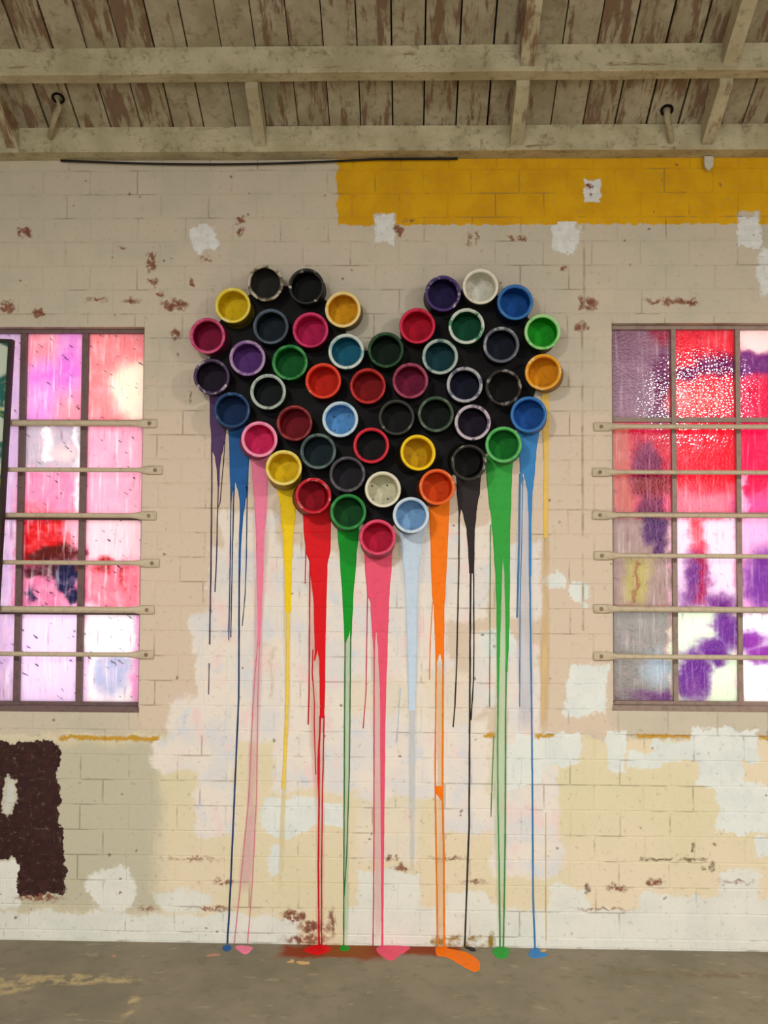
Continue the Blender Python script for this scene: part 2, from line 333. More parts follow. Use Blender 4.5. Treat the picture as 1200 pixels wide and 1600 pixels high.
MG1 = m_glass('painted_glass_pale', (250, 178, 205), [
    ([('b', -200, 500, 30, 1200)], (214, 190, 224), .01),
    ([('b', 30, 500, 127, 660)], (240, 158, 226), .01), ([('b', 30, 500, 80, 560), ('e', 105, 640, 26, 34)], (248, 158, 176), .03), ([('e', 103, 575, 14, 36), ('e', 62, 585, 22, 10)], (226, 120, 222), .02),
    ([('b', 127, 500, 230, 660)], (250, 148, 152), .02), ([('e', 208, 605, 44, 44), ('b', 190, 560, 230, 660)], (255, 250, 224), .03),
    ([('b', 20, 662, 127, 735)], (196, 188, 200), .01), ([('b', 59, 664, 72, 722), ('b', 106, 664, 114, 806)], (255, 255, 255), .008), ([('e', 85, 712, 20, 12)], (236, 216, 214), .02),
    ([('b', 20, 738, 98, 806)], (240, 146, 186), .02), ([('e', 45, 795, 20, 14)], (246, 90, 120), .02),
    ([('b', 127, 662, 230, 806)], (252, 182, 206), .01),
    ([('b', 20, 806, 100, 880)], (226, 16, 56), .02), ([('b', 95, 806, 127, 850)], (248, 190, 206), .03), ([('e', 76, 868, 48, 16)], (132, 0, 30), .006),
    ([('b', 127, 806, 230, 878)], (252, 216, 224), .01),
    ([('b', 10, 879, 127, 953)], (222, 120, 166), .01), ([('b', 28, 879, 120, 898)], (110, 10, 60), .01), ([('e', 93, 903, 20, 28), ('e', 108, 938, 14, 12), ('e', 40, 930, 5, 14)], (36, 42, 112), .006),
    ([('b', 127, 879, 230, 953)], (250, 128, 152), .02), ([('e', 156, 884, 15, 13), ('b', 190, 885, 193, 925)], (200, 30, 52), .01),
    ([('b', 10, 953, 124, 1110)], (238, 220, 250), .01), ([('b', 124, 953, 230, 1110)], (252, 252, 255), .01), ([('e', 168, 1055, 32, 36)], (186, 198, 228), .02),
    ([('b', 202, 955, 230, 1110)], (246, 170, 222), .01)], .6, .08, .36)
MG2 = m_glass('painted_glass_vivid', (232, 118, 150), [
    ([('b', 940, 490, 1056, 655)], (172, 140, 156), .01), ([('e', 1042, 600, 18, 50)], (140, 30, 116), .02), ([('e', 1040, 515, 16, 12)], (190, 80, 110), .02),
    ([('b', 1056, 490, 1160, 655)], (238, 76, 100), .01), ([('b', 1095, 552, 1175, 580), ('e', 1085, 575, 22, 12)], (150, 24, 126), .015), ([('e', 1100, 620, 40, 22)], (236, 120, 120), .03),
    ([('b', 1160, 490, 1300, 548)], (255, 234, 232), .015), ([('b', 1160, 546, 1300, 584)], (150, 74, 156), .015), ([('b', 1160, 584, 1300, 655)], (236, 58, 118), .02),
    ([('b', 940, 660, 992, 805)], (214, 138, 128), .02), ([('b', 990, 665, 1056, 740)], (214, 44, 92), .02), ([('e', 1015, 735, 24, 50), ('e', 1020, 790, 22, 25)], (158, 16, 112), .015), ([('b', 990, 742, 1056, 770)], (170, 14, 56), .02),
    ([('b', 1056, 655, 1162, 772)], (242, 56, 92), .02), ([('b', 1056, 766, 1150, 806)], (240, 160, 178), .03),
    ([('b', 1162, 655, 1300, 775)], (244, 44, 122), .02), ([('b', 1160, 775, 1300, 806)], (240, 120, 184), .03), ([('b', 1162, 740, 1172, 800)], (250, 220, 240), .01),
    ([('b', 940, 806, 1056, 953)], (186, 164, 158), .01), ([('b', 1012, 808, 1049, 850), ('e', 1036, 855, 12, 14)], (118, 20, 130), .01), ([('b', 980, 872, 1018, 945)], (196, 186, 120), .02), ([('b', 996, 876, 1001, 945)], (176, 120, 70), .006),
    ([('b', 1056, 806, 1160, 953)], (246, 226, 238), .01), ([('b', 1086, 806, 1110, 880)], (244, 110, 132), .015), ([('e', 1092, 915, 20, 45), ('e', 1130, 940, 26, 14)], (148, 64, 164), .02), ([('b', 1097, 868, 1108, 945)], (196, 40, 116), .012),
    ([('b', 1160, 806, 1300, 953)], (250, 204, 232), .01), ([('e', 1196, 905, 24, 46)], (160, 84, 184), .02),
    ([('b', 940, 953, 1056, 1110)], (176, 172, 166), .01), ([('e', 1040, 1100, 44, 12)], (150, 90, 160), .02), ([('e', 1035, 1050, 24, 26)], (186, 200, 208), .03),
    ([('b', 1056, 953, 1160, 1110)], (238, 248, 228), .01), ([('e', 1142, 985, 22, 34), ('e', 1120, 1020, 28, 20), ('e', 1090, 1062, 26, 42)], (146, 74, 176), .015),
    ([('b', 1160, 953, 1300, 1110)], (255, 255, 255), .01), ([('e', 1180, 1000, 22, 18), ('e', 1200, 1025, 20, 16)], (178, 84, 194), .015)], .30, .12, .06, .14, .3)
MBOARD = m_wood('whitewashed_board', (178, 168, 144), (156, 146, 120), (128, 104, 84), .60, (22, 4.0, 4.0))
MBEAM = m_wood('whitewashed_beam', (204, 194, 164), (178, 168, 136), (140, 116, 90), .62, (3.5, 18, 20))
MRAFT = m_wood('whitewashed_rafter', (204, 194, 164), (180, 170, 140), (140, 112, 88), .66, (18, 2.5, 4))
MFLOOR = m_floor()
MDARK = m_paint('black_void', (24, 21, 20), .9, .1)
MSTEEL = m_paint('painted_steel_frame', (150, 128, 116), .5, .4, .4)
MBAR = m_paint('cream_painted_bar', (196, 180, 154), .5, .4, .35, (150, 128, 104))
MBOLT = m_paint('rusty_bolt', (150, 130, 108), .6, .4, .6)
MBACK = m_paint('black_backing', (20, 17, 18), .7, .2, .3)
MPIPE = m_paint('cream_pipe', (176, 164, 132), .6, .3, .4)
MCABLE = m_paint('black_cable', (26, 24, 22), .6, .3)
MPLAIN = m_paint('plain_render', (196, 184, 160), .85, .2, .3)
# ------------------------------------------------------------------ structure: floor, walls
fm = MB(); fm.box(XMIN-.6, XMAX+.6, BACK, .25, -.1, 0)
tag(build(fm, 'floor', MFLOOR), 'grey brown stained concrete floor in front of the wall', kind='structure')
wall = MB(); YM, YB = .0019, .2
xs = [XMIN, WL[0], WL[1], WR[0], WR[1], XMAX]
ZT = WTOP + .10
for i in range(5):
    if i in (1, 3):
        w = WL if i == 1 else WR
        wall.box(xs[i], xs[i+1], YM+.0003, YB, 0, w[2]); wall.box(xs[i], xs[i+1], YM+.0003, YB, w[3], ZT)
    else: wall.box(xs[i], xs[i+1], YM+.0003, YB, 0, ZT)
for (xa, xb_, za, zb_) in [(xs[i], xs[i+1], 0, ZT) if i in (0, 2, 4) else q for i in range(5) for q in ([None] if i in (0, 2, 4) else [(xs[i], xs[i+1], 0, (WL if i == 1 else WR)[2]), (xs[i], xs[i+1], (WL if i == 1 else WR)[3], ZT)])]:
    gx = sorted({xa, xb_} | {k*ZN for k in range(-12, 13) if xa < k*ZN < xb_}); gz = sorted({za, zb_} | {k*ZN for k in range(0, 12) if za < k*ZN < zb_})
    for i in range(len(gx)-1):
        for j in range(len(gz)-1):
            wall.add([(gx[i], YM, gz[j]), (gx[i+1], YM, gz[j]), (gx[i+1], YM, gz[j+1]), (gx[i], YM, gz[j+1])], [(0, 1, 2, 3)])
wb = tag(build(wall, 'wall_back', MPLAIN), 'patchily painted brick wall with mustard band and brown block', kind='structure')
zonemesh(wb)
# bricks, one by one
cells = []
r0 = -int(ZJ/COURSE) - 1
for r in range(r0, 40):
    z0 = ZJ + r*COURSE; z1 = z0 + COURSE
    if z1 < .02 or z0 > ZT - .01: continue
    off = (r % 2) * BRL/2 + X(1007, 1320) + .004*math.sin(r*2.3)
    k = int((XMIN-off)/BRL) - 1
    while off + k*BRL < XMAX:
        a, b_ = off + k*BRL, off + (k+1)*BRL; k += 1
        a, b_ = max(a, XMIN), min(b_, XMAX); zz0, zz1 = max(z0, .004), min(z1, ZT)
        if b_ - a < .03: continue
        parts = [(a, b_, zz0, zz1)]
        for w in (WL, WR):
            nx = []
            for (p, q, s, t) in parts:
                if q <= w[0] or p >= w[1] or t <= w[2] or s >= w[3]: nx.append((p, q, s, t)); continue
                if p < w[0]: nx.append((p, w[0]+JOINT/2, s, t))
                if q > w[1]: nx.append((w[1]-JOINT/2, q, s, t))
                p2, q2 = max(p, w[0]), min(q, w[1])
                if s < w[2]: nx.append((p2, q2, s, w[2]+JOINT/2))
                if t > w[3]: nx.append((p2, q2, w[3]-JOINT/2, t))
            parts = nx
        for (p, q, s, t) in parts:
            if q-p > .022 and t-s > .018: cells.append((p, q, s, t))
POLY = [(325,525),(363,478),(414,445),(478,449),(536,487),(545,549),(602,547),(652,510),(692,460),(750,450),(805,474),(846,520),(846,582),(825,645),(787,694),(732,722),(683,761),(642,803),(590,836),(544,800),(489,773),(443,730),(405,686),(363,640),(331,588)]
def inpoly(x, y, P):
    c = False
    for i in range(len(P)):
        (x1, y1), (x2, y2) = P[i], P[i-1]
        if (y1 > y) != (y2 > y) and x < (x2-x1)*(y-y1)/(y2-y1)+x1: c = not c
    return c
def score(c):
    x, y = PX(((c[0]+c[1])/2, 0, (c[2]+c[3])/2)); a = (c[1]-c[0])*(c[3]-c[2])
    vis = -10 < x < 1210 and 240 < y < 1500
    if inpoly(x, y, POLY): vis = False
    return (0 if vis else 1, 0 if a > .75*BRL*COURSE else 1, math.hypot(x-640, y-866))
cells.sort(key=score)
bmesh_cache = {}; rest = MB(); rb = random.Random(3)
for i, (p, q, s, t) in enumerate(cells):
    w, h = q-p-JOINT, t-s-JOINT; cx, cz = (p+q)/2, (s+t)/2; dy = rb.uniform(-.0006, .0006)
    if i < 300:
        key = (round(w, 3), round(h, 3))
        if key not in bmesh_cache:
            m = MB(); m.chbox(-w/2, w/2, 0, .004, -h/2, h/2, .0016); bmesh_cache[key] = m.mesh('brick'); bmesh_cache[key].materials.append(MPLAIN)
        o = bpy.data.objects.new('brick', bmesh_cache[key]); C.objects.link(o); o.parent = wb; o.material_slots[0].link = 'OBJECT'; o.material_slots[0].material = wmat(cx, cz)
        o.location = (cx, dy, cz); o.rotation_euler = (rb.uniform(-.006, .006), rb.uniform(-.004, .004), rb.uniform(-.003, .003))
    else: rest.chbox(cx-w/2, cx+w/2, dy, dy+.004, cz-h/2, cz+h/2, .0016)
o = build(rest, 'brickwork', MPLAIN, wb); o['kind'] = 'stuff'; zonemesh(o)
# side walls of the shed, out of frame
for nm, x0, x1 in (('wall_left', XMIN-.2, XMIN), ('wall_right', XMAX, XMAX+.2)):
    m = MB(); zr = roofz(RIDGE)
    pr = [(BACK, 0), (.2, 0), (.2, ZT), (RIDGE, zr), (BACK, zr - SL*(RIDGE-BACK))]
    m.add([(x0, y, z) for y, z in pr] + [(x1, y, z) for y, z in pr], [tuple(range(5)), tuple(range(9, 4, -1))] + [(i, (i+1) % 5, 5+(i+1) % 5, 5+i) for i in range(5)])
    tag(build(m, nm, MPLAIN), 'plain rendered side wall of the shed', kind='structure')
# ------------------------------------------------------------------ ceiling: deck, boards, beams, rafters
m = MB(); zr = roofz(RIDGE)
for (ya, za, yb, zb) in ((.3, roofz(.3)+.028, RIDGE, zr+.028), (RIDGE, zr+.028, BACK, zr - SL*(RIDGE-BACK)+.028)):
    m.add([(XMIN-.2, ya, za), (XMAX+.2, ya, za), (XMAX+.2, yb, zb), (XMIN-.2, yb, zb), (XMIN-.2, ya, za+.05), (XMAX+.2, ya, za+.05), (XMAX+.2, yb, zb+.05), (XMIN-.2, yb, zb+.05)],
          [(0,1,2,3),(7,6,5,4),(0,4,5,1),(1,5,6,2),(2,6,7,3),(3,7,4,0)])
ceil = tag(build(m, 'ceiling', MDARK), 'sloping whitewashed timber board ceiling above the brick wall', kind='structure')
def sloped(mb, x0, x1, ya, yb, d0, d1):           # slab along the slope, from d0 to d1 below the board underside
    P = [(x, y, roofz(y)-d) for x in (x0, x1) for y in (ya, yb) for d in (d0, d1)]
    mb.add(P, [(0,1,3,2),(4,6,7,5),(0,4,5,1),(2,3,7,6),(0,2,6,4),(1,5,7,3)])
BP = .1325; bx0 = W(665, 60, -.45).x; bmesh2 = None; rr = random.Random(5)
for k in range(-22, 25):
    xc = bx0 + (k+.5)*BP
    if xc < XMIN+.07 or xc > XMAX-.07: continue
    gap = rr.choice([.004, .006, .009]); wv = BP - gap; mm = MB(); sloped(mm, -wv/2, wv/2, .19, RIDGE, -.02, 0)
    o = build(mm, 'ceiling_board', MBOARD, ceil); o.location = (xc, 0, rr.uniform(-.004, .004)+.002)
def beam(y0, y1, zb, h, label, name='ceiling_beam'):
    mb = MB(); n = 40; rings = []
    for i in range(n+1):
        x = XMIN + (XMAX-XMIN)*i/n; j = .004*mnoise.noise(Vector((x*1.7, y0*9, 3))); j2 = .004*mnoise.noise(Vector((x*2.1, y0*5, 8)))
        zt0 = min(zb+h, roofz(y0)); zt1 = min(zb+h, roofz(y1)); e = .004
        rings.append([(x, y0+j, zb+e+j2), (x, y0+e+j, zb+j2), (x, y1, zb+j2), (x, y1, zt1), (x, y0+j, zt0)])
    mb.loft(rings); return tag(build(mb, name, MBEAM), label, 'beam', 'whitewashed beams under the ceiling boards')
beam(-PD, .10, WTOP, .106, 'flaking whitewashed timber wall plate resting on top of the brick wall', 'wall_plate')
P1 = -DIST + 3.707; z1b = roofz(P1) - .104; beam(P1, P1+.072, z1b, .104, 'whitewashed timber beam crossing the ceiling boards nearest the wall plate')
pitch = -(P1 + PD)
NB_ = 0
for k in range(1, 2):
    y = P1 - .36*k; beam(y, y+.072, roofz(y)-.104, .104, 'whitewashed timber beam overhead, second in front of wall plate')
def rafter(px, py, bay, wpx, label, depth=.088):
    ya, yb = ((-PD, P1+.072) if bay == 0 else (P1, P1-.36+.072)); x = W(px, py, (ya+yb)/2).x; w = wpx*.0026/2
    mb = MB(); sloped(mb, x-w, x+w, ya, yb, 0, depth); bm_ = build(mb, 'rafter', MRAFT)
    return tag(bm_, label, 'rafter', 'short rafters between the ceiling beams')
rafter(400, 180, 0, 19, 'short pale rafter above the grey can, between beam and wall plate')
rafter(812, 185, 0, 20, 'short pale rafter above the mustard band, between beam and wall plate')
rafter(831, 50, 1, 22, 'short pale rafter meeting the beam front from the top of the picture')
rafter(1120, 185, 0, 20, 'weathered short rafter near the right end of the wall plate')
rafter(1160, 50, 1, 22, 'weathered short rafter at the top right corner')
rafter(2, 190, 0, 19, 'short pale rafter at the left end of the wall plate')
# bent pipes coming through holes in the boards
def pipe(pts, r, holepx, label):
    e = empty('bent_pipe', pts[-1]); m = MB(); base = Vector(pts[-1])
    m.tube([Vector(p)-base for p in pts], r, 12); build(m, 'tube', MPIPE, e, True)
    r = r[0]; h = MB(); c = Vector(pts[0]) - base; n = Vector((0, -SL, -1)).normalized(); u = Vector((1, 0, 0)); v = n.cross(u)
    rings = [[c + n*d + (u*math.cos(a)+v*math.sin(a))*q for a in [2*math.pi*k/20 for k in range(20)]] for q, d in ((r*1.9, -.012), (r*1.9, .003), (r*1.2, .003), (r*1.2, -.012))]
    h.loft(rings, caps=False); build(h, 'hole_collar', MDARK, e, True)
    return tag(e, label, 'pipe')
def onroof(px, py):
    r = ray(px, py); t = (PLT - SL*PD - EYE.z + SL*DIST*1.0 - 0) / 1.0
    # solve EYE.z + t*r.z = PLT + SL*(-PD - (EYE.y + t*r.y))
    t = (PLT - SL*PD - SL*EYE.y - EYE.z) / (r.z + SL*r.y); return EYE + r*t
a = onroof(1042, 172); bq = W(1049, 222, -PD-.012)
pipe([a, a+Vector((.004, .01, -.03)), a.lerp(bq, .5)+Vector((0, 0, -.005)), bq], [.014, .014, .013, .012], None, 'pale bent pipe poking from a board onto the right of the wall plate')
a = onroof(91, 153); bq = W(78, 215, -PD-.012)
pipe([a, a+Vector((-.002, .012, -.03)), a.lerp(bq, .5)+Vector((0, 0, -.008)), bq], [.014, .014, .013, .012], None, 'dull bent pipe poking from a board at the left of the ceiling')
m = MB(); pts = []
for i in range(40):
    t = i/39; px = 95 + t*620; py = 251 + 7*math.sin(math.pi*min(1, t*1.25)) - 3*t; pts.append(W(px, py, -.018))
m.tube(pts, .005, 8); tag(build(m, 'cable', MCABLE, None, True), 'black cable sagging along the wall under the wall plate', 'cable')
# flake of pale plaster hanging off the wall plate
m = MB(); c = W(1108, 252, -.03); ring = []
for k, (a1, rr_) in enumerate([(0, .9), (.8, 1.1), (1.6, .8), (2.4, 1.2), (3.2, .9), (4.0, 1.1), (4.7, 1.5), (5.5, 1.1)]): ring.append((a1, rr_))
m.loft([[c + Vector((math.cos(a1)*.022*q, y, math.sin(a1)*.027*q)) for a1, q in ring] for y in (.0, .014)])
tag(build(m, 'plaster_lump', m_paint('pale_plaster', (206, 200, 184), .8, .2)), 'small pale plaster lump under the wall plate at upper right', 'plaster')
# ------------------------------------------------------------------ windows
def window(name, w, mat, label, MSTEEL, mw=.0095, nx=3):
    x0, x1, z0, z1 = w; cx = (x0+x1)/2; e = empty(name, (cx, .06, z0)); tag(e, label, kind='structure')
    hw, hh = (x1-x0)/2, z1-z0; fy0, fy1 = -.022, .022; fw = .017
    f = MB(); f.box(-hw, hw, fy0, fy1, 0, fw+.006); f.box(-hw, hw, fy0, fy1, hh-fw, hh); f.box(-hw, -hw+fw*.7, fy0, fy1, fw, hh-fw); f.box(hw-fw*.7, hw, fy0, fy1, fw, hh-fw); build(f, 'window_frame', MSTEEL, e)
    xsn = [-hw + 2*hw*i/nx for i in range(nx+1)]; zsn = [hh*i/4 for i in range(5)]
    for i in range(1, nx):
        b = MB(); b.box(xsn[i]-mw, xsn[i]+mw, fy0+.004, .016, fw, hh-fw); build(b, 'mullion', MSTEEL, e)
    for k in range(1, 4):
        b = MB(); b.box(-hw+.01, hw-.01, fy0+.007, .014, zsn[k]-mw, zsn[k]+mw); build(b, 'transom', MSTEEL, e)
    for i in range(nx):
        for k in range(4):
            b = MB(); b.box(xsn[i]+.004, xsn[i+1]-.004, .002, .006, zsn[k]+.004, zsn[k+1]-.004); build(b, 'pane', mat, e)
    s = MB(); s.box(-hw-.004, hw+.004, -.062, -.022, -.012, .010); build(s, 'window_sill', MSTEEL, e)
    return e
window('window_1', WL, MG1, 'steel window with pale pink and lavender painted panes', m_paint('backlit_steel_frame', (112, 88, 86), .5, .4, .4), .0130)  # same steel as the other window, backlit darkness put into its colour
window('window_2', WR, MG2, 'steel window with red, magenta and purple painted panes', MSTEEL)
# security bars
def sbar(x0, x1, z, label, group, thick=.0105):
    e = empty('security_bar', (x0, 0, z)); L = x1-x0; m = MB(); rings = []
    for t, ry, rz, yc in ((0, .003, .016, -.004), (.004, .004, .019, -.005), (.06, .0045, .019, -.006), (.085, .008, .0135, -.010), (.11, thick, thick, -.0125)):
        rings.append((t, ry, rz, yc))
    seq = rings + [(L-t, ry, rz, yc) for t, ry, rz, yc in reversed(rings)]
    m.loft([[(t, yc + ry*math.cos(a), rz*math.sin(a)) for a in [2*math.pi*k/12 for k in range(12)]] for t, ry, rz, yc in seq])
    build(m, 'rod', MBAR, e, True)
    for t in (.032, L-.032):
        b = MB(); b.lathe([(.001, -.016), (.006, -.0145), (.0085, -.010), (.0085, -.004)], 12); build(b, 'bolt', MBOLT, e, True, (t, 0, 0))
    return tag(e, label, 'security bar', group)
ords = ['topmost', 'second from top', 'third from top', 'fourth from top', 'fifth from top', 'lowest']
for i, (py, xe, th) in enumerate([(662, 246, .013), (735, 255, .010), (806, 245, .010), (880, 250, .010), (953, 242, .0135), (1023, 241, .010)]):
    p = W(xe, py); sbar(X(-106, py), p.x, p.z, 'cream painted bar across the pale pink window, ' + ords[i], 'security bars on the pale pink window', th)
for i, (py, xe, th) in enumerate([(667, 927, .0105), (738, 925, .0095), (805, 925, .0095), (868, 928, .010), (951, 927, .0125), (1025, 927, .0105)]):
    p = W(xe, py); sbar(p.x, X(1294, py), p.z, 'cream painted bar across the red and purple window, ' + ords[i], 'security bars on the red and purple window', th)
# painted board at the left edge, hung in front of the bars
def m_board():
    b = NB('swirled_canvas'); tc = b.n('ShaderNodeTexCoord').outputs['Object']
    n = b.noise(tc, 5, 2, .5, False, 1.6); n2 = b.noise(b.vec('ADD', tc, (4, 2, 7)), 4.2, 2, .5, False, 2.0)
    col = b.mix(b.ramp(n, .44, .52), (196, 206, 190), (30, 100, 92)); col = b.mix(b.ramp(n2, .56, .62), col, (178, 186, 40)); col = b.mix(b.ramp(n2, .34, .28), col, (206, 176, 150))
    return b.surf(col, .6, .3)
e = empty('hanging_board', W(-94, 1060, -.07)); e.rotation_euler = (0, math.radians(1.9), 0)
top = W(-94, 528, -.07); H = top.z - e.location.z; hw = abs(W(-10, 530, -.07).x - top.x)
m = MB(); m.box(-hw+.012, hw-.012, -.008, .012, .012, H-.012); build(m, 'canvas', m_board(), e)
m = MB(); fw = .016
m.box(-hw, -hw+fw, -.014, .018, 0, H); m.box(hw-fw, hw, -.014, .018, 0, H); m.box(-hw+fw, hw-fw, -.014, .018, 0, fw); m.box(-hw+fw, hw-fw, -.014, .018, H-fw, H)
build(m, 'board_frame', m_paint('dark_frame', (44, 38, 34), .6, .3), e)
tag(e, 'dark framed board with green and white swirls hanging at the left edge', 'board')
# ------------------------------------------------------------------ heart of paint cans
CAND = .118; YBK = -.010
m = MB(); pf = [W(x, y, YBK) for x, y in POLY]; pc = sum(pf, Vector())/len(pf)
m.loft([[(p.x, YBK, p.z) for p in pf], [(p.x, -.0012, p.z) for p in pf]])
tag(build(m, 'backing_board', MBACK), 'black heart shaped backing behind the paint cans', 'board')
R = .0742; n = 44
def can_meshes():
    b = MB(); b.lathe([(.02, 0), (.062, .0), (.067, -.002), (.0715, .0005), (.0725, -.0015), (.0715, -.0045), (.0705, -.006), (.0705, -.030), (.0698, -.032), (.0698, -.036), (.0705, -.038), (.0705, -.080), (.0698, -.082), (.0698, -.086), (.0705, -.088), (.0705, -CAND+.010), (.0725, -CAND+.006), (.0725, -CAND+.003)], n)
    r = MB(); prof = []
    for k in range(9):
        a = math.pi*(k/8); prof.append((.0685 + .0057*math.cos(a), -CAND+.001 - .0045*math.sin(a)))
    prof = [(R, -CAND+.007)] + prof + [(.0628, -CAND+.0035), (.0612, -CAND+.0028), (.0606, -CAND+.0055), (.062, -CAND+.010)]
    r.lathe(prof, n)
    i = MB(); i.lathe([(.0655, -CAND+.009), (.0665, -.06), (.0665, -.014), (.0655, -.009), (.062, -.007), (.050, -.0074), (.047, -.0068), (.0005, -.0072)], n)
    s = MB()
    for (sx, sz) in ((.030, .030), (-.034, .026), (-.030, -.032), (.033, -.028)):
        s.add([(sx + .0038*math.cos(2*math.pi*k/8), y, sz + .0038*math.sin(2*math.pi*k/8)) for y in (-.0062, -.0095) for k in range(8)], [tuple(range(8, 16))] + [(k, (k+1) % 8, 8+(k+1) % 8, 8+k) for k in range(8)])
    out = []
    for q, nm in ((b, 'can_body'), (r, 'rim'), (i, 'inside'), (s, 'screws')):
        me = q.mesh(nm, nm != 'screws'); me.materials.append(MBACK); out.append(me)
    return out
MB_BODY, MB_RIM, MB_IN, MB_SCR = can_meshes()
MSCREW = m_paint('screw_heads', (40, 36, 34), .5, .5)
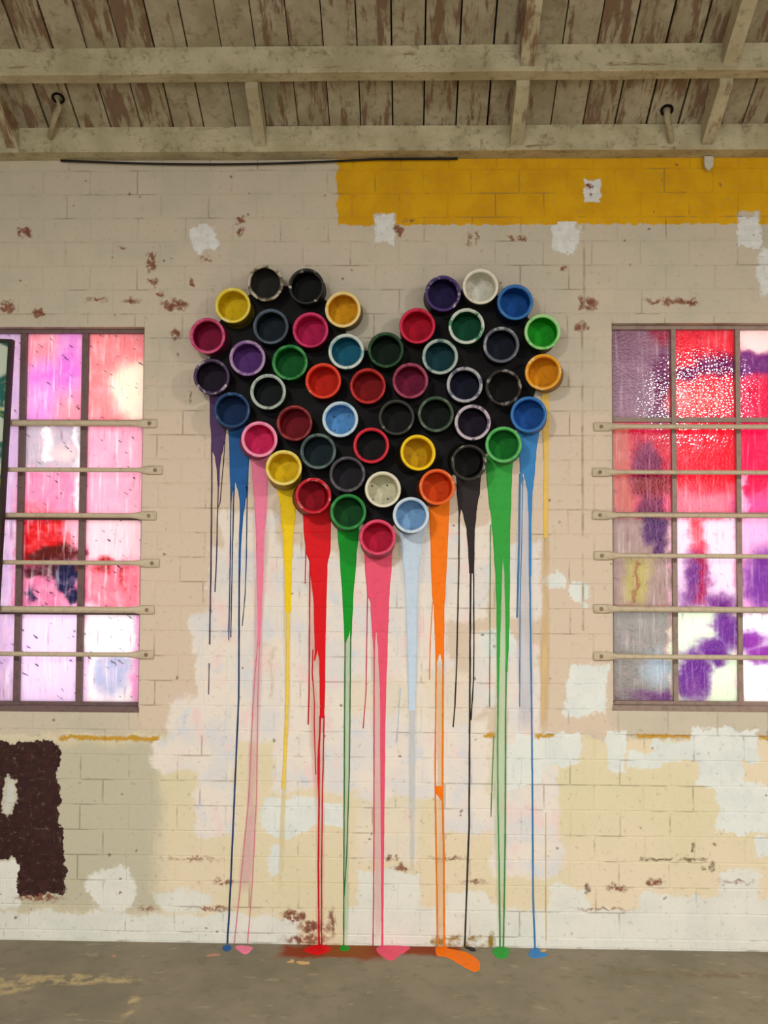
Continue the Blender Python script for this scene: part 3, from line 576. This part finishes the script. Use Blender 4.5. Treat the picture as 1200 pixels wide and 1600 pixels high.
# (rim centre px, inside colour, rim colour, rim second colour, rim amount, body tint, base offset px, screws, label)
K = None
CANS = [
 (414.7,442.7,(58,52,46),(186,176,158),(96,84,70),.52,(52,46,40),(-5,-2),0,'grubby grey can with worn pale rim, topmost of the heart\'s left lobe'),
 (478.7,448,(26,25,26),(30,28,28),(190,184,172),.62,(24,22,24),(5,8),0,'black can at the top of the heart beside the grubby grey can'),
 (363.5,477,(222,188,8),(232,206,70),(238,222,150),.55,(120,104,20),K,0,'bright yellow can with yellow rim, upper left edge of the heart'),
 (536,484,(224,162,8),(238,210,140),(226,180,60),.60,(110,84,20),(5,7),0,'amber yellow can with cream rim at the top beside the heart\'s notch'),
 (324.5,525,(140,14,56),(206,90,130),(186,60,104),.5,(110,30,62),(9,6),0,'dark crimson can with pink rim, leftmost of the heart'),
 (423,510,(38,50,62),(78,92,108),(60,72,86),.5,(26,28,34),K,0,'slate blue can with slate rim directly below the grubby grey can'),
 (485,515.5,(196,26,86),(206,50,106),(176,30,80),.55,(60,16,34),K,0,'crimson pink can directly below the black top can, left lobe'),
 (386.7,560,(96,52,122),(176,146,186),(130,90,150),.52,(40,26,44),(2,9),0,'purple can with pale purple rim in the left lobe'),
 (452.8,566,(10,98,38),(70,150,84),(30,116,52),.5,(20,50,28),K,0,'green can with green rim left of the red orange can'),
 (541,549,(22,104,130),(206,214,212),(120,170,180),.58,(22,40,46),K,0,'teal blue can with white rim just below the heart\'s notch'),
 (602.7,546.7,(14,44,24),(30,66,38),(80,110,84),.60,(16,34,22),K,0,'dark green can at the bottom of the heart\'s notch'),
 (331,589,(44,28,54),(70,50,84),(190,180,188),.58,(44,30,50),(4,4),0,'dark plum can on the left edge, just below the crimson one'),
 (418.7,612,(26,34,34),(176,190,182),(120,136,128),.56,(24,28,26),K,0,'black can with thick pale grey rim, inside the left lobe'),
 (505,595,(206,34,10),(222,60,34),(236,140,110),.60,(70,18,12),K,0,'bright red orange can in the upper middle of the heart'),
 (574.7,603,(142,14,18),(186,40,40),(150,24,26),.5,(48,12,12),K,0,'dark red can with red rim, below the notch\'s dark green can'),
 (692,459,(44,30,78),(70,50,110),(206,198,206),.60,(34,26,46),(-4,9),0,'violet purple can at the top left of the heart\'s right lobe'),
 (750.7,447.5,(226,222,206),(232,226,210),(206,196,176),.60,(60,54,48),K,0,'white can, topmost of the heart\'s right lobe'),
 (805,472,(24,84,160),(50,110,178),(90,140,190),.60,(20,34,60),K,0,'blue can at the upper right of the heart, beside the white can'),
 (652,509,(190,12,44),(206,36,72),(180,24,56),.55,(60,12,22),K,0,'crimson red can at the left edge of the right lobe'),
 (728.8,510,(6,82,52),(206,214,204),(60,130,90),.55,(18,54,30),(1,9),0,'emerald green can with white rim in the right lobe'),
 (847.5,518.7,(28,160,30),(168,220,150),(110,196,100),.52,(40,44,30),(-6,9),0,'bright green can with pale green rim, right edge of the heart'),
 (687.5,557,(20,66,72),(170,186,180),(100,126,124),.56,(18,30,32),K,0,'dark teal can with pale rim, left part of the right lobe'),
 (783,539,(32,38,62),(96,100,112),(160,164,172),.58,(22,24,34),(-3,7),0,'dark navy can with grey rim left of the bright green can'),
 (641,594.7,(128,22,60),(160,70,98),(130,40,70),.5,(46,16,28),K,0,'maroon can with dull pink rim in the centre of the heart'),
 (726,601,(28,30,62),(176,176,184),(90,92,112),.52,(22,22,34),K,0,'midnight blue can with thin whitish rim, right of the maroon can'),
 (786.7,605,(26,23,22),(40,36,34),(140,134,128),.56,(24,20,20),(2,-3),0,'black can with thin worn rim left of the amber can'),
 (849,582,(226,150,8),(236,164,40),(246,214,150),.60,(150,104,30),(5,6),0,'amber orange can, rightmost of the heart'),
 (362.7,641,(18,46,86),(30,60,104),(70,100,140),.60,(24,46,86),(1,6),0,'navy blue can at the left edge above the blue paint run'),
 (405,687,(216,36,98),(246,150,184),(236,120,164),.55,(140,50,90),(-4,6),0,'hot pink can with light pink rim, lower left edge'),
 (460,661,(124,12,28),(150,50,54),(110,26,34),.5,(46,14,16),K,0,'dark red can with dull red rim, lower part of the left lobe'),
 (531.5,655,(96,160,216),(196,216,232),(150,190,224),.55,(30,36,44),K,1,'sky blue can with four screw heads showing'),
 (443.5,731.5,(226,188,8),(236,216,120),(230,196,50),.55,(150,128,20),(2,10),0,'yellow can with pale yellow rim, lower left edge of the heart'),
 (497,705,(30,54,62),(92,110,108),(60,78,78),.5,(22,28,28),K,0,'dark slate teal can left of the red rimmed black can'),
 (542.7,741,(48,44,52),(70,66,74),(96,92,98),.55,(26,24,28),K,0,'charcoal grey can left of the cream can'),
 (489,775,(154,6,28),(196,22,44),(220,150,140),.62,(120,24,30),(-7,4),0,'deep red can with red rim above the wide red run'),
 (544,800,(14,76,30),(36,128,56),(60,150,80),.55,(30,90,44),(-2,5),0,'green can above the green run near the heart\'s tip'),
 (598,765,(212,206,176),(226,220,200),(196,188,160),.62,(40,38,34),(-5,5),1,'cream white can with four screw heads showing'),
 (580,696,(36,24,28),(204,36,54),(160,24,40),.58,(40,12,16),K,0,'black can with bright red rim in the lower middle'),
 (619.5,652,(28,28,25),(48,48,44),(150,150,140),.60,(22,22,20),K,0,'black can with faint rim below the maroon can'),
 (681,647,(20,32,24),(60,80,62),(100,114,98),.56,(18,26,20),K,0,'black green can with greenish rim in the right lobe\'s lower part'),
 (738.5,660,(46,28,58),(196,184,194),(110,92,120),.55,(30,22,36),K,0,'dark purple can with pale rim above the black paint can run'),
 (826,648,(26,86,164),(50,112,184),(80,140,200),.6,(40,90,160),(1,6),0,'blue can at the right edge above the thin blue run'),
 (786.7,695,(20,124,40),(96,186,104),(70,164,84),.55,(60,120,60),(1,5),0,'green can with light green rim above the wide green run'),
 (652,708,(206,158,8),(246,204,20),(230,180,10),.62,(34,28,20),(-11,7),0,'mustard can with bright yellow rim, lower right middle'),
 (732,722.5,(27,25,24),(46,42,40),(150,144,134),.58,(24,22,22),(-7,-3),0,'black can above the black run, lower right edge'),
 (682.7,761,(216,70,6),(232,98,36),(240,130,80),.6,(120,54,16),(-6,4),0,'orange can above the orange run'),
 (642,805,(130,172,212),(206,220,236),(180,204,228),.55,(60,70,84),(-2,3),0,'pale blue can with whitish blue rim, right of the heart\'s tip'),
 (590,840,(196,20,60),(226,72,110),(206,50,90),.55,(150,50,78),(0,8),0,'crimson can at the bottom tip of the heart'),
]
rc = random.Random(11)
mcache = {}
for i, (px, py, ci, cr, cr2, amt, cb, off, scr, label) in enumerate(CANS):
    rim = W(px, py, YBK - CAND)
    nat = PX((rim.x, YBK, rim.z)); off = off or (nat[0]-px, nat[1]-py)
    # keep the tilt believable: blend natural offset and measured one
    dx, dy = off[0]-(nat[0]-px), off[1]-(nat[1]-py); L = math.hypot(dx, dy); lim = 11
    if L > lim: dx, dy = dx*lim/L, dy*lim/L
    base = W(nat[0]+dx, nat[1]+dy, YBK)
    ax = (rim - base).normalized()
    e = empty('paint_can', base); q = Vector((0, -1, 0)).rotation_difference(ax)
    e.rotation_mode = 'QUATERNION'; from mathutils import Quaternion
    spin = Quaternion((0, 1, 0), 0 if scr else rc.uniform(0, 6.28)); e.rotation_quaternion = q @ spin
    tilt = math.acos(max(-1, min(1, -ax.y))); e.location = base + ax * (R*math.sin(tilt)*1.02+.0006)
    def mk(tagname, f, *a):
        k = (tagname,) + a
        if k not in mcache: mcache[k] = f()
        return mcache[k]
    mi = mk('inside', lambda: m_paint('can_inside_paint', ci if max(ci) > 70 else tuple(int(v*.72) for v in ci), .6, .12, .4), ci)
    mr = mk('rim', lambda: m_rim('can_rim_paint', cr, cr2, amt), cr, cr2, amt)
    mo = mk('body', lambda: m_paint('can_outside_paint', cb, .5, .35, .5, (22, 19, 20)), cb)
    for me, nm, mt in ((MB_BODY, 'can_body', mo), (MB_RIM, 'rim', mr), (MB_IN, 'inside', mi)):
        link(nm, me, mt, e)
    if scr: link('screw_heads', MB_SCR, MSCREW, e)
    tag(e, label, 'paint can', 'paint cans mounted in a heart on the wall')
# ------------------------------------------------------------------ paint runs on the wall
def yprof(z):                               # depth of the wall skin at height z (bed joints sit back)
    t = ((z - ZJ) / COURSE) % 1.0; d = min(t, 1-t) * COURSE
    return -.0010 if d > .004 else (.0004 - .0014*min(1, d/.004))
def ribbon(mb, rows, th, k=0.0, soft=False):
    """rows: (y_px, xL_px, xR_px) from top to bottom"""
    pts = []
    for i in range(len(rows)-1):
        (ya, la, ra), (yb, lb, rb_) = rows[i], rows[i+1]; ns = max(1, int(abs(yb-ya)/3.0))
        for j in range(ns):
            t = j/ns; s_ = t*t*(3-2*t) if (ra-la) > 6 or (rb_-lb) > 6 else t
            pts.append((ya+(yb-ya)*t, la+(lb-la)*s_, ra+(rb_-ra)*s_))
    pts.append(rows[-1]); rings = []
    for (y, l, r) in pts:
        jw = .35*mnoise.noise(Vector((y*.05, l*.3, 1.7))); jr = .35*mnoise.noise(Vector((y*.05, r*.3, 9.1)))
        a = W(l+jw, y); b = W(r+jr, y); z = (a.z+b.z)/2; x0, x1 = min(a.x, b.x), max(a.x, b.x)
        w = max(x1-x0, .0016); e_ = min(w*.3, .0035); yb0 = yprof(z); yf = yb0 - th - k
        if soft: e_ = w*.35
        rings.append([(x0, yb0+.0008, z), (x0+e_, yf, z), (x1-e_, yf, z), (x1, yb0+.0008, z)])
    mb.loft(rings, close=False, caps=False)
def strand_rows(pts, w):
    return [(y, x-w/2, x+w/2) for x, y in pts]
def puddle(pts, mat, par, th=.003):
    m = MB(); P = [FL(x + 1.6*math.sin(k_*2.7+x), y + .9*math.sin(k_*1.9+y)) for k_, (x, y) in enumerate(pts)]; c = sum(P, Vector())/len(P); n_ = len(P)
    dense = []
    for i in range(n_):
        p0, p1, p2, p3 = P[i-1], P[i], P[(i+1) % n_], P[(i+2) % n_]
        for j in range(4):
            t = j/4; jit = Vector((.004*mnoise.noise(p1*40+Vector((j*.7, 0, 0))), .004*mnoise.noise(p1*37+Vector((0, j*.9, 0))), 0)); dense.append(jit + .5*((2*p1)+(p2-p0)*t+(2*p0-5*p1+4*p2-p3)*t*t+(3*p1-p0-3*p2+p3)*t**3))
    rings = [[(p.x, min(p.y, -.0005), .0002) for p in dense], [(c.x+(p.x-c.x)*.9, min(c.y+(p.y-c.y)*.9, -.001), th) for p in dense]]
    m.loft(rings, caps=True); o = build(m, 'puddle', mat, par); loc = par.location; o.location = -loc; return o
RUNS = [
 dict(name='plum', col=(84,58,104), sc=(78,58,88), label='dark plum paint run below the dark plum can, leftmost of the runs',
  main=[[(600,327,356),(660,328,354),(680,329.5,353),(702,331,349),(716,336,345),(735,338.5,343.5),(760,340,343)]],
  strands=[([(331,690),(331,760),(329.5,900),(327.5,1007)],2.4),([(341.5,750),(340,800),(338.5,870),(336,925)],2),([(351.5,690),(349.5,720),(344,785),(341.5,792)],1.6),([(327,1036),(326,1085)],1.6)]),
 dict(name='blue', col=(30,92,160), sc=(38,62,104), label='blue paint run below the navy can, ending in one long slanting line',
  main=[[(655,356,391),(700,358,390),(740,359,388.5),(754,359.3,388)],[(735,359.5,369),(756,359.5,367.5),(770,360,363.5),(785,360,362)],[(735,364,369),(756,364.5,367.5),(775,364.8,366.5)],[(735,366,388),(756,368.5,388),(770,372.5,387),(785,374.5,383.5),(810,374.5,380),(850,373,377),(900,372.5,375.5)],[(735,380,388.3),(760,383,388),(775,385.5,387.5)]],
  strands=[([(374,890),(373,1090),(366,1250),(360,1390),(355,1478)],2.8),([(361,760),(360,860),(357.5,1000)],1.8),([(365.5,760),(363,870),(360.5,996)],1.8),([(386.5,765),(385,870),(383,930),(378.5,978)],1.6)],
  puddle=[(347,1478),(356,1476),(362,1480),(356,1487),(348,1484)]),
 dict(name='pink', col=(242,128,164), sc=(226,134,156), label='light pink paint run below the hot pink can',
  main=[[(700,389,421),(740,394,419),(790,398,417),(850,400,413),(900,401,411.5),(960,402,409),(1010,402,407)]],
  wash=[(700,386,428),(800,393,424),(1000,395,412),(1240,386,404),(1400,370,396)], wcol=(236,190,196),
  strands=[([(403,1000),(396,1090),(389,1245),(374,1400),(366,1476)],1.8),([(406,1000),(403,1090),(401,1240),(395,1370),(387,1476)],1.5)],
  puddle=[(366,1478),(380,1477),(396,1480),(392,1488),(384,1491),(376,1487),(370,1484)]),
 dict(name='yellow', col=(244,206,12), sc=(238,206,90), label='yellow paint run below the yellow can, fading halfway down',
  main=[[(735,430,466),(765,434,465),(800,438.5,462),(850,443,457.5),(900,444.5,456),(957,445.5,455)]],
  wash=[(800,436,462),(955,441,456),(1090,444,455),(1200,441,449),(1300,436,446),(1400,432,442)], wcol=(238,220,170),
  strands=[([(450,955),(449,1090),(444.5,1200),(442,1232)],5.5)]),
 dict(name='red', col=(222,6,22), sc=(196,16,34), label='wide bright red paint run below the deep red can',
  main=[[(780,472,517),(830,474.5,517),(856,477,516.5),(885,484,512),(950,490,510),(1016,491,508.5)],[(995,491,499),(1018,491,497),(1032,490,493)],[(995,494,508.6),(1018,496,508.5),(1035,498.5,508.3),(1070,499,508),(1122,499.5,507)],[(1150,497.5,500.5),(1185,495.5,500.5),(1215,495.5,500.5),(1245,497,500)]],
  strands=[([(478,850),(477,912)],1.8),([(484.5,870),(483.5,1000),(483,1080),(481.5,1132)],2.2),([(489,1015),(488,1050),(491.5,1100),(491,1130),(493.5,1210)],2),([(500.5,1118),(498,1190),(498.5,1250),(497.5,1350),(498.5,1478)],3),([(506.5,1118),(504,1230),(502.5,1350),(502.5,1478)],2.2)],
  wash=[(880,478,512),(1100,480,508),(1300,492,508),(1470,492,507)], wcol=(236,184,170),
  puddle=[(474,1484),(486,1480),(500,1477),(516,1480),(512,1487),(500,1492),(486,1490)]),
 dict(name='green', col=(8,150,34), sc=(64,118,70), label='dark green paint run below the green can near the heart\'s tip',
  main=[[(810,525,562),(840,528,560),(870,531,557),(940,535,552),(975,537,550.5),(986,537,550)],[(970,537,550),(988,537.2,546),(1004,538,541.5)],[(970,541,550.5),(988,546.5,550),(1000,547,549)]],
  wash=[(990,538,549),(1100,537,548),(1330,536,546),(1475,535,545)], wcol=(196,220,186),
  strands=[([(539.5,1000),(538.5,1100),(537.5,1330),(537,1478)],2.2),([(548,995),(547,1100),(546,1200),(542,1330),(538,1400)],2.0)],
  puddle=[(530,1480),(538,1477),(547,1480),(544,1485),(534,1485)]),
 dict(name='rose', col=(236,84,116), sc=(206,66,98), label='rose pink paint run below the crimson can at the heart\'s tip',
  main=[[(850,568,614),(885,570,612),(925,573,609),(945,579,608),(988,581,606.5)],[(970,581,589),(992,581.2,588.2),(1005,583,586.5),(1020,584,586)],[(970,586,606.8),(992,588,606),(1015,590,605.5),(1080,593,603.5),(1150,593.5,602),(1300,594.5,600.5),(1400,595.5,599.5),(1478,596,599)]],
  wash=[(940,576,608),(1200,582,600),(1475,582,600)], wcol=(242,196,196),
  strands=[([(574.5,925),(573,1000),(572,1080),(567.5,1138)],1.8),([(585,1005),(584.5,1100),(584.5,1300),(583,1478)],1.8)],
  puddle=[(586,1483),(596,1478),(620,1478),(640,1482),(628,1492),(612,1500),(596,1495)]),
 dict(name='pale', col=(198,216,236), sc=(196,214,232), label='very pale blue paint run below the pale blue can',
  main=[[(815,618,668),(850,626,659),(900,632,654),(960,634.5,652),(1040,637,651),(1110,638,650)]],
  wash=[(830,616,672),(960,630,660),(1110,636,652),(1250,638,650),(1370,640,648)], wcol=(214,220,228), strands=[([(626,1075),(622,1130),(619,1160)],1.4)]),
 dict(name='orange', col=(250,122,6), sc=(240,128,28), label='orange paint run below the orange can, splitting in two lower down',
  main=[[(775,669,703),(820,671.5,701),(870,673,698.5),(930,675,696),(948,678,694.5),(1022,680,694.2)],[(1005,680,690),(1024,680,686),(1036,680.2,682.8)],[(1005,684,694.2),(1024,688.5,694),(1036,691,693.9)],[(1228,680.5,692),(1238,681,693),(1250,688,693.5)]],
  strands=[([(681.5,1026),(681,1100),(680,1190),(680.5,1260),(682.5,1380),(684,1476)],2.6),([(692.5,1026),(692,1100),(691.5,1240),(693.5,1340),(694,1480)],3.2),([(676,940),(672.5,1000),(671,1062)],1.5)],
  wash=[(1030,681,693),(1250,682,694),(1475,680,697)], wcol=(240,204,160),
  puddle=[(680,1479),(690,1476),(702,1482),(728,1489),(748,1500),(752,1512),(742,1518),(722,1508),(700,1496),(684,1492)]),
 dict(name='black', col=(44,36,38), sc=(52,46,46), label='black paint run below the black can, right of the orange run',
  main=[[(735,712,752),(770,713.5,750),(784,715,747),(790,715.5,746)],[(770,714.5,726),(792,715.8,721),(806,716.3,718.8)],[(770,719,748),(792,720,745.5),(806,724,744.5),(830,729,742),(860,731.5,741.5),(896,733,741)]],
  strands=[([(735.5,890),(734.5,1000),(734,1110),(733,1290),(729,1400),(726,1478)],3),([(740,890),(740.5,1000),(740,1060),(736,1125)],2.2),([(717.5,795),(717,880),(713.5,1040),(711,1100),(708,1136)],2.4)],
  puddle=[(724,1479),(730,1477),(742,1482),(744,1487),(734,1486)]),
 dict(name='leaf', col=(52,164,64), sc=(74,140,78), label='wide leaf green paint run below the green can at lower right',
  main=[[(712,757,802),(745,760,800),(780,763,799),(815,767.5,798),(845,770.5,797),(866,772,797)],[(850,771,787),(870,772,786.5),(900,774,785),(960,775.5,783.5),(1020,776,782),(1090,776.5,780)],[(850,783,797),(870,785.5,797),(900,787.5,797),(960,789,796.5),(1010,789.5,795),(1050,789,793)]],
  wash=[(865,771,798),(1000,774,796),(1200,768,794),(1475,776,792)], wcol=(206,226,190),
  strands=[([(778.5,1080),(777.5,1160),(778,1250),(780,1360),(781.5,1486)],2.8),([(791,1040),(790,1120),(789.5,1300),(786.5,1486)],2.6),([(766.5,820),(765.5,960),(765,1105)],1.6),([(771.5,1150),(769,1220),(767,1276)],1.6)],
  puddle=[(770,1484),(778,1476),(788,1476),(796,1488),(790,1497),(778,1498),(771,1492)]),
 dict(name='azure', col=(60,134,200), sc=(74,128,178), label='azure blue paint run below the blue can at the right edge',
  main=[[(670,808,843),(710,811,838),(732,813,836.5),(740,813,836)],[(720,812.5,822),(742,813,817),(756,812,815)],[(720,816,836.5),(742,818,835.8),(756,821,834),(770,823.5,832),(820,825.5,830.5),(900,826,830.5)]],
  wash=[(745,808,836),(850,804,834),(1000,806,836),(1150,808,836)], wcol=(218,216,226),
  strands=[([(828,890),(829,1000),(830.5,1090),(832,1240),(833,1400),(836,1482)],3),([(812.5,740),(811,850),(808,965)],3.4),([(817,745),(815,850),(812.5,945),(812,1105)],1.8)],
  puddle=[(824,1492),(832,1482),(838,1480),(846,1488),(856,1492),(848,1496),(834,1497)]),
 dict(name='straw', col=(232,192,100), sc=(226,206,160), label='faded straw yellow paint run below the amber can, rightmost of the runs',
  main=[[(600,845,858),(660,847,858.5),(720,849,857),(790,848.5,857),(840,849,856.5)]],
  wash=[(830,846,860),(950,844,860),(1060,842,860),(1150,840,858)], wcol=(230,200,146), strands=[([(853,1270),(853,1340),(853.5,1470)],1.8)]),
]
for rn in RUNS:
    y0, l0, r0_ = rn['main'][0][0]; e = empty('paint_run', W((l0+r0_)/2, 1478)); loc = e.location.copy()
    mt = m_paint('run_' + rn['name'], rn['col'], .55, .15, .15); ms = m_paint('strand_' + rn['name'], rn['sc'], .55, .15, .2)
    if 'wash' in rn:
        b = NB('wash_' + rn['name']); P = b.pos()
        at = b.n('ShaderNodeAttribute', attribute_name='film'); f = b.ramp(b.noise(b.scale(P, (2.0, 1, .5)), 6, 1, .5), .05, .75)
        d = b.n('ShaderNodeBsdfPrincipled'); d.inputs['Base Color'].default_value = lin(rn['wcol']); d.inputs['Roughness'].default_value = .7; d.inputs['Specular IOR Level'].default_value = .2
        b.put(d.inputs['Alpha'], b.math('MULTIPLY', b.math('MULTIPLY', at.outputs['Fac'], .85), f)); b.t.links.new(d.outputs[0], b.out.inputs[0])
        m = MB(); ribbon(m, rn['wash'], .0007, 0, True); o = build(m, 'wash', b.m, e); o.location = -loc
        fa = o.data.attributes.new('film', 'FLOAT', 'POINT'); nr = len(m.v)//4
        for q_ in range(nr):
            ed = min(1.0, q_/6, (nr-1-q_)/14)
            for c_ in range(4): fa.data[q_*4+c_].value = ed if c_ in (1, 2) else 0.0
    for ri, rows in enumerate(rn['main']):
        m = MB(); ribbon(m, rows, .0014, .0006 if ri == 0 else .0003); o = build(m, 'streak', mt, e); o.location = -loc
    for pts, w in rn['strands']:
        m = MB(); ribbon(m, strand_rows(pts, w), .0016, .001); o = build(m, 'strand', ms, e); o.location = -loc
    if 'puddle' in rn: puddle(rn['puddle'], mt, e)
    tag(e, rn['label'], 'paint run', 'paint runs dripping from the heart of cans')
